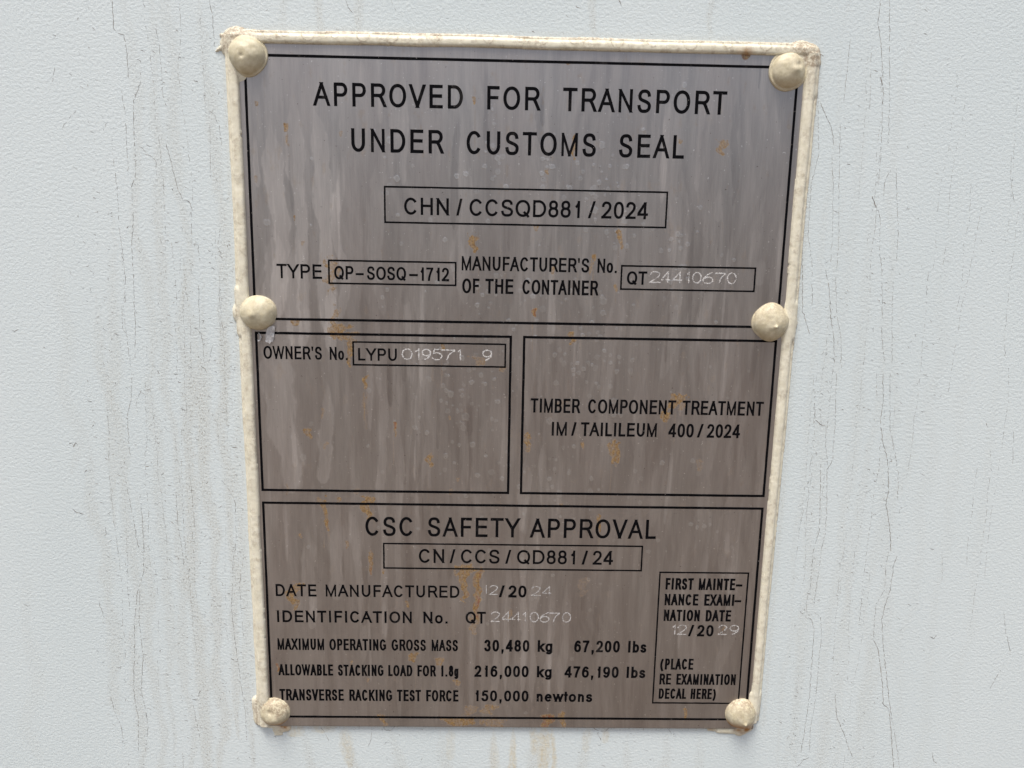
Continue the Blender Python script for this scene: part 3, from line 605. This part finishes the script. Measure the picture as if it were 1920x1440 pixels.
G = {  # glyph: ink width, left bearing, right bearing, [(height, strokes)]
 'A': (.93, .0, .0, [(1, [[(0, 0), (.5, 1)], [(.5, 1), (1, 0)], [(.18, .34), (.82, .34)]])]),
 'B': (.77, .10, .06, [(1, [[(0, 0), (0, 1)], [(0, 1)] + arc(.60, .765, .35, .235, 90, -90) + [(0, .53)], [(0, .53)] + arc(.64, .265, .36, .265, 90, -90) + [(0, 0)]])]),
 'C': (.88, .07, .06, [(1, [arc(.5, .5, .5, .5, 33, 327, 30)])]),
 'D': (.86, .10, .06, [(1, [[(0, 0), (0, 1)], [(0, 1)] + arc(.42, .5, .58, .5, 90, -90, 22) + [(0, 0)]])]),
 'E': (.76, .11, .06, [(1, [[(0, 0), (0, 1)], [(0, 1), (.97, 1)], [(0, .53), (.92, .53)], [(0, 0), (1, 0)]])]),
 'F': (.70, .11, .04, [(1, [[(0, 0), (0, 1)], [(0, 1), (1, 1)], [(0, .51), (.88, .51)]])]),
 'G': (.93, .07, .08, [(1, [arc(.5, .5, .5, .5, 33, 305, 28) + [(1, .16), (1, .46), (.55, .46)]])]),
 'H': (.79, .11, .11, [(1, [[(0, 0), (0, 1)], [(1, 0), (1, 1)], [(0, .54), (1, .54)]])]),
 'I': (.0, .13, .13, [(1, [[(0, 0), (0, 1)]])]),
 'K': (.85, .10, .0, [(1, [[(0, 0), (0, 1)], [(.96, 1), (.02, .34)], [(.36, .58), (1, 0)]])]),
 'L': (.66, .10, .04, [(1, [[(0, 0), (0, 1)], [(0, 0), (1, 0)]])]),
 'M': (.94, .10, .10, [(1, [[(0, 0), (0, 1)], [(0.01, 1), (.5, 0)], [(.5, 0), (.99, 1)], [(1, 0), (1, 1)]])]),
 'N': (.79, .11, .11, [(1, [[(0, 0), (0, 1)], [(0.01, 1), (.99, 0)], [(1, 0), (1, 1)]])]),
 'O': (.96, .06, .06, [(1, [oval(k=2.12)])]),
 'P': (.77, .11, .05, [(1, [[(0, 0), (0, 1)], [(0, 1)] + arc(.60, .735, .40, .265, 90, -90) + [(0, .47)]])]),
 'Q': (.96, .06, .06, [(1, [oval(k=2.12), [(.58, .27), (1.0, -.09)]])]),
 'R': (.86, .11, .0, [(1, [[(0, 0), (0, 1)], [(0, 1)] + arc(.58, .745, .36, .255, 90, -90) + [(0, .49)], spl([(.46, .49), (.62, .46), (.76, .33), (1, 0)])])]),
 'S': (.80, .06, .06, [(1, [Sc])]),
 'T': (.82, .03, .03, [(1, [[(0, 1), (1, 1)], [(.5, 0), (.5, 1)]])]),
 'U': (.79, .11, .11, [(1, [[(0, 1)] + arc(.5, .38, .5, .38, 180, 360, 18) + [(1, 1)]])]),
 'V': (.92, .0, .0, [(1, [[(0, 1), (.5, 0)], [(.5, 0), (1, 1)]])]),
 'W': (1.30, .01, .01, [(1, [[(0, 1), (.25, 0)], [(.25, 0), (.5, 1)], [(.5, 1), (.75, 0)], [(.75, 0), (1, 1)]])]),
 'X': (.90, .0, .0, [(1, [[(.03, 1), (1, 0)], [(0, 0), (.97, 1)]])]),
 'Y': (.90, .0, .0, [(1, [[(0, 1), (.5, .42)], [(1, 1), (.5, .42)], [(.5, 0), (.5, .45)]])]),
 '0': (.66, .06, .06, [(1, [oval(k=2.3)])]),
 '1': (.36, .15, .15, [(1, [[(1, 0), (1, 1)], spl([(.95, .93), (.7, .80), (.3, .70), (-.02, .66)])])]),
 '2': (.67, .04, .06, [(1, [spl([(.03, .70), (.09, .87), (.27, .98), (.5, 1), (.76, .96), (.93, .84), (.95, .70), (.88, .56), (.68, .40), (.38, .22), (.12, .06), (.06, 0)]), [(0, 0), (1, 0)]])]),
 '3': (.66, .05, .06, [(1, [spl([(.04, .75), (.12, .91), (.3, .99), (.48, 1), (.74, .96), (.88, .84), (.88, .70), (.76, .57), (.42, .535)]), spl([(.42, .535), (.78, .5), (.96, .37), (1, .25), (.92, .1), (.72, .01), (.46, 0), (.22, .03), (.06, .14), (0, .28)])])]),
 '4': (.70, .02, .05, [(1, [[(.77, 0), (.77, 1)], [(.74, 1), (.0, .30)], [(0, .24), (1, .24)]])]),
 '5': (.66, .06, .06, [(1, [[(.20, 1), (.92, 1)], [(.22, .99), (.10, .50)], spl([(.10, .50), (.27, .61), (.52, .65), (.8, .59), (.97, .45), (1, .31), (.93, .13), (.74, .02), (.46, 0), (.2, .03), (.05, .14), (0, .26)])])]),
 '6': (.67, .06, .05, [(1, [oval(.51, .315, .49, .315), spl([(.94, .79), (.84, .93), (.58, 1), (.32, .93), (.1, .72), (.015, .45), (.02, .33)])])]),
 '7': (.65, .06, .06, [(1, [[(0, 1), (1, 1)], spl([(1, .99), (.68, .66), (.44, .3), (.34, 0)])])]),
 '8': (.66, .06, .06, [(1, [oval(.5, .765, .42, .235), oval(.5, .27, .5, .27)])]),
 '9': (.67, .05, .06, [(1, [oval(.49, .685, .49, .315), nine])]),
 '/': (.38, .0, .0, [(1, [[(0, 0), (1, 1)]])]),
 '–': (.62, .06, .06, [(1, [[(0, .40), (1, .40)]])]),
 '(': (.24, .08, .05, [(1, [spl([(1, 1.05), (.45, .85), (.08, .55), (0, .40), (.08, .2), (.45, -.08), (1, -.28)])])]),
 ')': (.24, .05, .08, [(1, [spl([(0, 1.05), (.55, .85), (.92, .55), (1, .40), (.92, .2), (.55, -.08), (0, -.28)])])]),
 '.': (.0, .13, .13, [(0, 'dot')]),
 ',': (.0, .13, .13, [(0, 'comma')]),
 "'": (.0, .09, .09, [(0, 'tick')]),
 'b': (.62, .09, .05, [(1, [[(0, 0), (0, 1)]]), (X, [oval(.5, .5, .5, .5)])]),
 'e': (.66, .05, .05, [(X, [[(0.02, .54), (.98, .54)], arc(.5, .5, .5, .5, 4, 325, 26)])]),
 'g': (.62, .05, .09, [(X, [oval(.5, .5, .5, .5), [(1, 1)] + spl([(1, .3), (1, -.02), (.93, -.25), (.72, -.37), (.45, -.39), (.2, -.34), (.06, -.2)])])]),
 'k': (.60, .09, .0, [(1, [[(0, 0), (0, 1)]]), (X, [[(.94, 1), (.02, .38)], [(.34, .60), (1, 0)]])]),
 'l': (.0, .09, .09, [(1, [[(0, 0), (0, 1)]])]),
 'n': (.57, .09, .09, [(X, [[(0, 0), (0, 1)], [(0, .62)] + arc(.52, .58, .48, .42, 165, 0, 12) + [(1, 0)]])]),
 'o': (.67, .05, .05, [(X, [oval()])]),
 's': (.60, .04, .05, [(X, [Sc])]),
 't': (.34, .02, .02, [(.93, [[(.42, 1)] + spl([(.42, .3), (.44, .08), (.6, .0), (.95, .0)])]), (X, [[(0, 1), (1, 1)]])]),
 'w': (.98, .0, .0, [(X, [[(0, 1), (.25, 0)], [(.25, 0), (.5, 1)], [(.5, 1), (.75, 0)], [(.75, 0), (1, 1)]])]),
}
def thick(line, t):
    """outline strip of a stroke in letter units (x right, y up); ends on the base or cap line are cut level"""
    p = np.array(line, float)
    keep = [0] + [i for i in range(1, len(p)) if np.hypot(*(p[i] - p[i - 1])) > 1e-4]; p = p[keep]
    n = len(p); closed = n > 3 and np.hypot(*(p[0] - p[-1])) < 1e-3
    L, R = [], []
    for i in range(n):
        if closed: a, b_ = p[(i - 1) % (n - 1)], p[(i + 1) % (n - 1)]
        else: a, b_ = p[max(i - 1, 0)], p[min(i + 1, n - 1)]
        d1 = p[i] - a; d2 = b_ - p[i]
        l1, l2 = np.hypot(*d1), np.hypot(*d2)
        d1 = d1 / l1 if l1 > 1e-9 else d2 / l2; d2 = d2 / l2 if l2 > 1e-9 else d1
        m = d1 + d2; m /= max(np.hypot(*m), 1e-6); nr = np.array([-m[1], m[0]])
        k = 1 / max(.5, float(nr @ np.array([-d1[1], d1[0]])))
        off = nr * t / 2 * k
        L.append(p[i] + off); R.append(p[i] - off)
    return np.array(L), np.array(R), closed
def draw_glyph(ch, sx, t):
    """-> list of (L, R) strips, ink width; units: cap height = 1"""
    w, lb, rb, groups = G[ch]
    W = w * sx
    if w == 0.: W = t
    W = max(W, t)
    if ch in '()': W = max(W, t * 1.75)
    out = []
    t *= {'M': .78, 'W': .8, 'N': .88, 'X': .9, 'K': .92, 'A': .94}.get(ch, 1.) if sx < .9 else 1.
    for h, strokes in groups:
        if strokes == 'dot': out.append((np.array([(0, t * 1.05), (0, 0)]), np.array([(t, t * 1.05), (t, 0)]))); continue
        if strokes == 'comma': out.append((np.array([(0, t * 1.05), (0, 0.), (.1 * t, -t * 1.1)]), np.array([(t, t * 1.05), (t, 0.), (t * .55, -t * 1.1)]))); continue
        if strokes == 'tick': out.append((np.array([(0, 1.), (.22 * t, .66)]), np.array([(t, 1.), (t * .78, .66)]))); continue
        for s in strokes:
            q = np.array([(t / 2 + x * (W - t), t / 2 + y * (h - t)) for x, y in s])
            raw = s
            for e, nb_ in ((0, 1), (-1, -2)):
                x, y = raw[e]; d = q[e] - q[nb_]; dl = np.hypot(*d); d = d / max(dl, 1e-9)
                if abs(d[1]) > .45 and (abs(y) < 1e-6 or abs(y - 1) < 1e-6):
                    q[e] = q[e] + d * (t / 2) / abs(d[1])
                elif abs(d[0]) > .9 and (abs(x) < 1e-6 or x > .8) and len(s) == 2:
                    q[e] = q[e] + d * t / 2
            L, R, cl = thick(q, t)
            if not cl:
                for e, nb_ in ((0, 1), (-1, -2)):
                    y = raw[e][1]; d = q[e] - q[nb_]; d = d / max(np.hypot(*d), 1e-9)
                    if abs(d[1]) > .45 and (abs(y) < 1e-6 or abs(y - 1) < 1e-6):
                        hx = t / 2 / abs(d[1]); sg = 1 if (L[e] - q[e])[0] > 0 else -1
                        L[e] = q[e] + np.array([hx * sg, 0]); R[e] = q[e] - np.array([hx * sg, 0])
            out.append((L, R))
    return out, W
def word_width(word, sx, t, tr):
    x = 0; ink0 = None
    for i, ch in enumerate(word):
        w, lb, rb, _ = G[ch]; W = max(w * sx, t)
        if ch in '()': W = max(W, t * 1.75)
        if i: x += lb * sx
        x += W
        if i < len(word) - 1: x += rb * sx + tr
    return x
for pn, vb, h, t, tr, words in TEXTS:
    t = .05 + .84 * t
    vts, fs = [], []; zi = 0
    for word, u0, u1 in words:
        tgt = (u1 - u0) / h; lo, hi = .15, 2.5
        for _ in range(40):
            md = (lo + hi) / 2
            if word_width(word, md, t, tr) < tgt: lo = md
            else: hi = md
        sx = lo; x = 0.
        for i, ch in enumerate(word):
            w, lb, rb, _ = G[ch]
            if i: x += lb * sx
            strips, W = draw_glyph(ch, sx, t)
            for L, R in strips:
                zi += 1; wz = INK + .0015 * (zi % 7); b0 = len(vts); n = len(L)
                js = .02 if n < 6 else .004
                for a, c in zip(L, R):
                    for q in (a, c):
                        vts.append(P(u0 + (x + q[0]) * h + rng.normal(0, js), vb - q[1] * h + rng.normal(0, js), wz))
                for k_ in range(n - 1):
                    fs.append((b0 + 2 * k_, b0 + 2 * k_ + 1, b0 + 2 * k_ + 3, b0 + 2 * k_ + 2))
            x += W + rb * sx + tr
    o = mesh_from("lettering", vts, fs, ink_mat); adopt(o, frames[pn])

# punched numbers: rows of small bright pits with raised lips ------------------
DG = {'0': [arc(.5, .5, .48, .5, 0, 360, 26)], '1': [[(.72, 1), (.72, 0)], [(.72, .95), (.15, .78)]],
      '2': [spl([(.05, .75), (.2, .95), (.55, 1), (.9, .86), (.85, .6), (.5, .3), (.02, 0)]), [(.0, 0), (1, 0)]],
      '4': [[(.72, 1), (.0, .28)], [(0, .25), (1, .25)], [(.72, 1), (.72, 0)]],
      '5': [[(.95, 1), (.2, 1), (.1, .62)], spl([(.1, .6), (.45, .68), (.9, .55), (.98, .3), (.75, .04), (.3, .02), (.0, .16)])],
      '6': [spl([(.9, 1), (.45, .8), (.1, .5), (0, .3), (.2, .04), (.6, 0), (.95, .15), (.95, .42), (.6, .58), (.25, .52), (.03, .36)])],
      '7': [[(.0, .95), (1, .95)], spl([(1, .93), (.6, .55), (.4, .0)])],
      '9': [arc(.5, .68, .46, .32, 0, 360, 20), spl([(.96, .66), (.85, .3), (.3, 0)])]}
pm = {}
for pn, vb, h, al, digs in STAMPS:
    key = round(al, 1)
    if key not in pm: pm[key] = punch_mat("punched_metal", .34 + .36 * al)
    vts, fs = [], []; cnt = 0
    for d, u0, u1 in digs:
        for s in DG[d]:
            q = np.array([(u0 + .15 + x * (u1 - u0 - .3), vb - .15 - y * (h - .3)) for x, y in s])
            seg = np.hypot(*np.diff(q, axis=0).T); cum = np.concatenate([[0], np.cumsum(seg)])
            for sp in np.arange(0, cum[-1] + .01, .31):
                pu = np.interp(sp, cum, q[:, 0]) + rng.normal(0, .035); pv = np.interp(sp, cum, q[:, 1]) + rng.normal(0, .035)
                if rng.random() > .86 + .12 * al: continue
                r = rng.uniform(.12, .33) * (.72 + .28 * al); cnt += 1; b0 = len(vts); wz = TOP + .012 + .0008 * (cnt % 13)
                for a in range(7):
                    th = a * 2 * math.pi / 7; rr = r * rng.uniform(.8, 1.2)
                    vts.append(P(pu + rr * math.cos(th), pv + rr * math.sin(th), wz))
                vts.append(P(pu, pv, wz + .05))
                fs += [(b0 + (a + 1) % 7, b0 + a, b0 + 7) for a in range(7)]
    o = mesh_from("punched_number", vts, fs, pm[key]); adopt(o, frames[pn])

# sealant bead -----------------------------------------------------------------
step = .3
us = np.arange(-14, 204, step); vs = np.arange(-15, 262, step)
U, V = np.meshgrid(us, vs)
wob = (fbm(U * .04, V * .04, 3) - .5) * 1.0 + (fbm(U * .4, V * .4 + 30, 3) - .5) * .16
tV = np.clip(V / 250, 0, 1)
def strip(s, hout=.75, htop=2.5):
    """s: 0 at the outer edge, 1 at the inner edge"""
    f = hout * sstep(0., .12, s) + (htop - hout) * np.clip(1 - np.abs((np.clip(s, .28, 1.) - .65) / .375) ** 3.2, 0, 1) ** .6 * (s > .28)
    return np.where((s > 0) & (s < 1.0), f, 0)
lo_, li_ = -7.1 + .9 * tV, -2.2 + 1.3 * tV
ro_, ri_ = 198.2 - 2.2 * tV, 192.3 - .9 * tV
H = np.zeros_like(U)
sl = (U - lo_ + wob * .45) / (li_ - lo_); H = np.maximum(H, strip(sl, 1.3, 2.6) * ((V > -6.5) & (V < 253)))
sr = (ro_ - U + wob * .45) / (ro_ - ri_); H = np.maximum(H, strip(sr, .65, 2.6) * ((V > -5) & (V < 250)))
stp = (V + 8.5 + wob * .7) / 4.7; H = np.maximum(H, strip(stp, .9, 2.4) * ((U > -4) & (U < 195)))
def blob(u0, v0, u1, v1, r, h, pw=.55):
    global H
    d = np.array([u1 - u0, v1 - v0]); l2 = max(float(d @ d), 1e-6)
    t = np.clip(((U - u0) * d[0] + (V - v0) * d[1]) / l2, 0, 1)
    D = np.hypot(U - u0 - t * d[0], V - v0 - t * d[1]) / r + wob * .18
    f = h * np.clip(1 - D * D, 0, 1) ** pw
    H = np.maximum(H, f)
for a in [(-2.5, -3.5, 1, -1.5, 6.0, 2.1), (-5, -4, -1, -6.2, 2.6, 1.9), (-3.6, -3.8, -2, 6, 4.0, 1.9), (191, -2.5, 188, .5, 6.6, 2.0), (194.2, -4.6, 190, -5, 3.6, 1.9), (195.0, -2.0, 194.6, -4.4, 3.2, 1.9), (194.5, -3, 194.6, 8, 3.4, 1.7),
          (-4.6, 80, -4.2, 95, 3.0, 2.4), (-3.2, 87.9, -1.0, 88, 5.4, 2.6), (194.5, 82, 194.3, 93, 3.2, 2.5), (192.6, 88, 191, 88.2, 5.4, 2.6),
          (-5.6, 243, -5.2, 251.2, 2.7, 1.2), (-4.8, 252.6, 3, 254, 1.6, .8), (1.5, 255.6, 5.2, 254.4, 1.9, .9), (1., 257.4, 2.8, 257.2, .9, .6),
          (193.2, 238, 193.0, 246, 3.1, 2.4), (193.0, 246, 190.2, 252.2, 3.2, 2.3), (188, 252.8, 191, 252.6, 2.2, 1.7), (180, 254.2, 190, 254.8, 1.7, .8), (188.5, 254.6, 191.6, 252.8, 2.6, 1.0), (176, 253.9, 180, 254.2, 1.0, .6), (-7.2, -2.6, -8.2, -2.2, .9, .8), (-8.2, -2.2, -9.2, -1.7, .55, .6), (-9.2, -1.7, -9.9, -1.2, .3, .4), (-6.6, -6.4, -7.6, -6.2, .9, .7), (-7.6, -6.2, -8.2, -6.5, .4, .4)]:
    blob(*a)
H = np.where(H > .12, H * (1 + (fbm(U * .12, V * .12 + 60, 3) - .5) * .22) + (fbm(U * .9, V * .9, 3) - .5) * .10, 0)
keepv = H > .12
cell = keepv[:-1, :-1] | keepv[1:, :-1] | keepv[:-1, 1:] | keepv[1:, 1:]
fidx = grid_faces(len(vs), len(us)).reshape(len(vs) - 1, len(us) - 1, 4)[cell]
used = np.unique(fidx); remap = -np.ones(U.size, int); remap[used] = np.arange(len(used))
sdm = np.clip(.08 + .35 * sstep(.5, .7, fbm(U * .5, V * .5 + 5, 4)) + .9 * sstep(-6.6, -8.6, V) * .55 + .75 * np.exp(-((U - 194) ** 2 + (V + 6) ** 2) / 40) + .6 * np.exp(-((U + 3) ** 2 + (V + 7) ** 2) / 18)
              + .6 * sstep(.16, 0., np.where(sr > 0, sr, 1)) * (U > 190) + .6 * sstep(.12, 0., np.where(sl > 0, sl, 1)) * (U < 0) + .5 * sstep(.16, 0., np.where(stp > 0, stp, 1)) * (V < 0) + .35 * sstep(.9, 1., np.clip(stp, 0, 1)) * (V < 0) + .55 * np.exp(-((U + 5.4) ** 2 + (V - 246) ** 2) / 30) + .4 * sstep(.52, .68, fbm(U * .12, V * .12 + 11, 3)) * sstep(-3, -6, V), 0, 1)
for a, r_ in [(9, 2.2), (14, 1.2), (22, 2.3), (31, 1.4), (40.5, 2.2), (50, 2.4), (58, 1.7), (63.5, 1.6), (66, 1.3), (83, 1.8), (94, 1.2), (101, 2.0), (112, 1.4), (127, 2.2), (139, 1.7), (152, 2.4), (165, 1.5), (178, 2.1)]:
    d = np.hypot(U - a, V + 7.2) - r_          # tide rings left by drops on the upper edge
    sdm = np.maximum(sdm, np.exp(-(d / .22) ** 2) * .95 * (V > -9))
ssm = np.zeros_like(U)
for a, b_, r, s in [(190.8, 252.9, 1.5, 1.6), (3.6, 252.9, 1.3, 1.5), (4.8, 253.6, 2.2, .9), (3, 252.4, 1.2, .8), (187.5, 253.4, 1.6, .8), (191.6, 252.4, 2.0, .8), (189.5, 254.6, 2.2, .6), (176.5, 253.6, 1., .7), (171.5, -4.2, 2.0, .8), (169, -4.4, 1.2, .5)]:
    ssm = np.maximum(ssm, s * np.exp(-((U - a) ** 2 + ((V - b_) * 1.3) ** 2) / r ** 2) * (.4 + fbm(U * 1.5, V * 1.5, 3)))
sl_v = PW(U, V, np.where(keepv, H, -.15))[used]
bead = mesh_from("sealant_bead", sl_v, remap[fidx], seal_mat, None, True, {"dirt": sdm.ravel()[used], "stain": np.clip(ssm, 0, 1).ravel()[used]})
bead['label'] = "cream sealant bead along the two sides and the upper edge"
adopt(bead, plate)

# sealed rivets ------------------------------------------------------------------
def sealed_rivet(u0, v0, R_, Hh, seed, tip, dirt_amt, rust_amt, brim=.14, label=None):
    nr, ns = 46, 110
    r = np.linspace(0, 1.0, nr)[:, None] * np.ones((1, ns)); th = (np.arange(ns) / ns * 2 * math.pi)[None, :] * np.ones((nr, 1))
    edge_ = 1 + (vnoise(np.cos(th) * 1.3 + seed, np.sin(th) * 1.3 + seed) - .5) * .10
    x = r * np.cos(th) * edge_; y = r * np.sin(th) * edge_
    rc = r / (1 - brim)
    dome = np.where(rc < 1, np.clip(1 - rc ** 2.3, 0, 1) ** .62, 0)
    h = .9 * np.clip((1 - r) / .06, 0, 1) ** .5 + (Hh - .9) * dome
    for tx, ty, tr_, ta in tip:
        h = h + ta * np.exp(-((x - tx) ** 2 + (y - ty) ** 2) / tr_ ** 2)
    X_, Y_ = x * R_, y * R_
    inner = sstep(1.0, .9, r)
    h = h + ((fbm(X_ * .22 + seed * 3, Y_ * .22, 3) - .5) * .8 + (fbm(X_ * 1.0 + seed * 5, Y_ * 1.0, 3) - .5) * .06 * (1 + 1.5 * dirt_amt)) * inner * .8
    base = 1.0
    hh = np.where(r >= .999, 0.2, base + h)
    dr = np.clip(dirt_amt * (.35 + .9 * sstep(.25, -.7, y + (vnoise(x * 2 + seed, y * 2) - .5) * .8)), 0, 1)
    rs_ = 1.3 * rust_amt * sstep(.2, .9, y) * sstep(.35, .7, fbm(X_ * .3 + seed, Y_ * .3, 3) + r * .35)
    vts = PW(u0 + X_, v0 + Y_, hh)
    i = (np.arange(nr - 1)[:, None] * ns + np.arange(ns)[None, :]); j = (np.arange(nr - 1)[:, None] * ns + (np.arange(ns)[None, :] + 1) % ns)
    fcs = np.stack([i, i + ns, j + ns, j], -1).reshape(-1, 4)
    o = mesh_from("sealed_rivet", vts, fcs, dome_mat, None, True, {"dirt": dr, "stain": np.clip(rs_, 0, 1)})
    o['label'] = label
    adopt(o, plate); return o
spec = [  # height, tip list (x, y down, radius, amount), dirt, rust, brim, label
 (4.7, [(-.10, .15, .10, -.35), (.0, .45, .35, .2)], .25, .1, .12, "smooth cream sealant dome over the rivet at the upper corner, with a shallow dimple"),
 (4.3, [(.42, -.22, .14, -.6), (.25, .05, .2, .45)], .4, .15, .16, "cream sealant dome with dented side, over the rivet beside a rounded brown-edged corner"),
 (4.8, [(-.18, .05, .22, .5), (.05, .38, .3, -.35)], .25, .08, .05, "cream sealant dome with blunt ridge, over the rivet above the owner number section"),
 (4.4, [(.10, .20, .075, 1.0), (.10, .18, .25, .4)], .55, .12, .08, "cream sealant dome drawn to a small nipple, over the rivet beside the timber section"),
 (4.0, [(-.15, -.25, .2, -.5), (.1, .25, .3, .3)], .9, .75, .10, "cracked dirty sealant dome over the rivet beside the racking test line"),
 (4.2, [(.12, .36, .10, .75), (.12, .3, .3, .3)], .85, .95, .08, "speckled sealant dome with pointed tip and rust below, under the decal box")]
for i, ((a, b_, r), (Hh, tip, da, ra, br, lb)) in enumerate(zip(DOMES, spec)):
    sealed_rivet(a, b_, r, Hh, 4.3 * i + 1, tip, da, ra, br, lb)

# two fine dark fibres stuck to the sheet
for pts in ([(47.9, 103.6), (47.6, 107.5), (47.5, 111.0), (48.3, 114.0), (50.3, 118.5), (51.5, 121.8)], [(162.2, 77.9), (161.8, 81.0), (161.0, 84.5), (160.7, 87.2)]):
    q = np.array(spl(pts, 8)); vts = []; fs = []
    for i, (a, b_) in enumerate(q):
        for k_ in range(3):
            th = k_ * 2.0944; vts.append(P(a + .045 * math.cos(th), b_ + rng.normal(0, .02), TOP + .06 + .045 * math.sin(th)))
        if i:
            for k_ in range(3): fs.append(((i - 1) * 3 + k_, (i - 1) * 3 + (k_ + 1) % 3, i * 3 + (k_ + 1) % 3, i * 3 + k_))
    adopt(mesh_from("fibre", vts, fs, dirt_mat), plate)

# scraps of torn clear film caught under one dome ---------------------------------
def scrap(pts, w, seed):
    vts, fs = [], []; n = len(pts); r_ = np.random.default_rng(seed)
    for i, (a, b_, c) in enumerate(pts):
        for j in range(6):
            s = (j / 5 - .5) * w * (1 - .25 * abs(i / (n - 1) - .5))
            vts.append(P(a + s, b_ + r_.normal(0, .18) + (abs(j - 2.5) * -.25 if i == n - 1 else 0), c + r_.uniform(0, .55)))
    for i in range(n - 1):
        for j in range(5):
            k_ = i * 6 + j; fs.append((k_, k_ + 6, k_ + 7, k_ + 1))
    o = mesh_from("film_scrap", vts, fs, scrap_mat); adopt(o, plate); return o
s1 = scrap([(6.0, 92.6, 2.2), (5.6, 93.8, 1.9), (5.3, 95., 1.7), (5.1, 96.3, 1.6), (4.9, 97.6, 1.5), (4.7, 99.0, 1.5)], 3.0, 3)
s1['label'] = "torn white shred of clear film"
s2 = scrap([(1.1, 95.0, 1.8), (1.7, 95.8, 1.8), (1.9, 96.8, 1.8), (1.5, 97.8, 1.7), (.8, 98.2, 1.6)], .45, 5)
s2['label'] = "thin curled strand of clear film"

scene.render.engine = 'CYCLES'
scene.cycles.max_bounces = 6
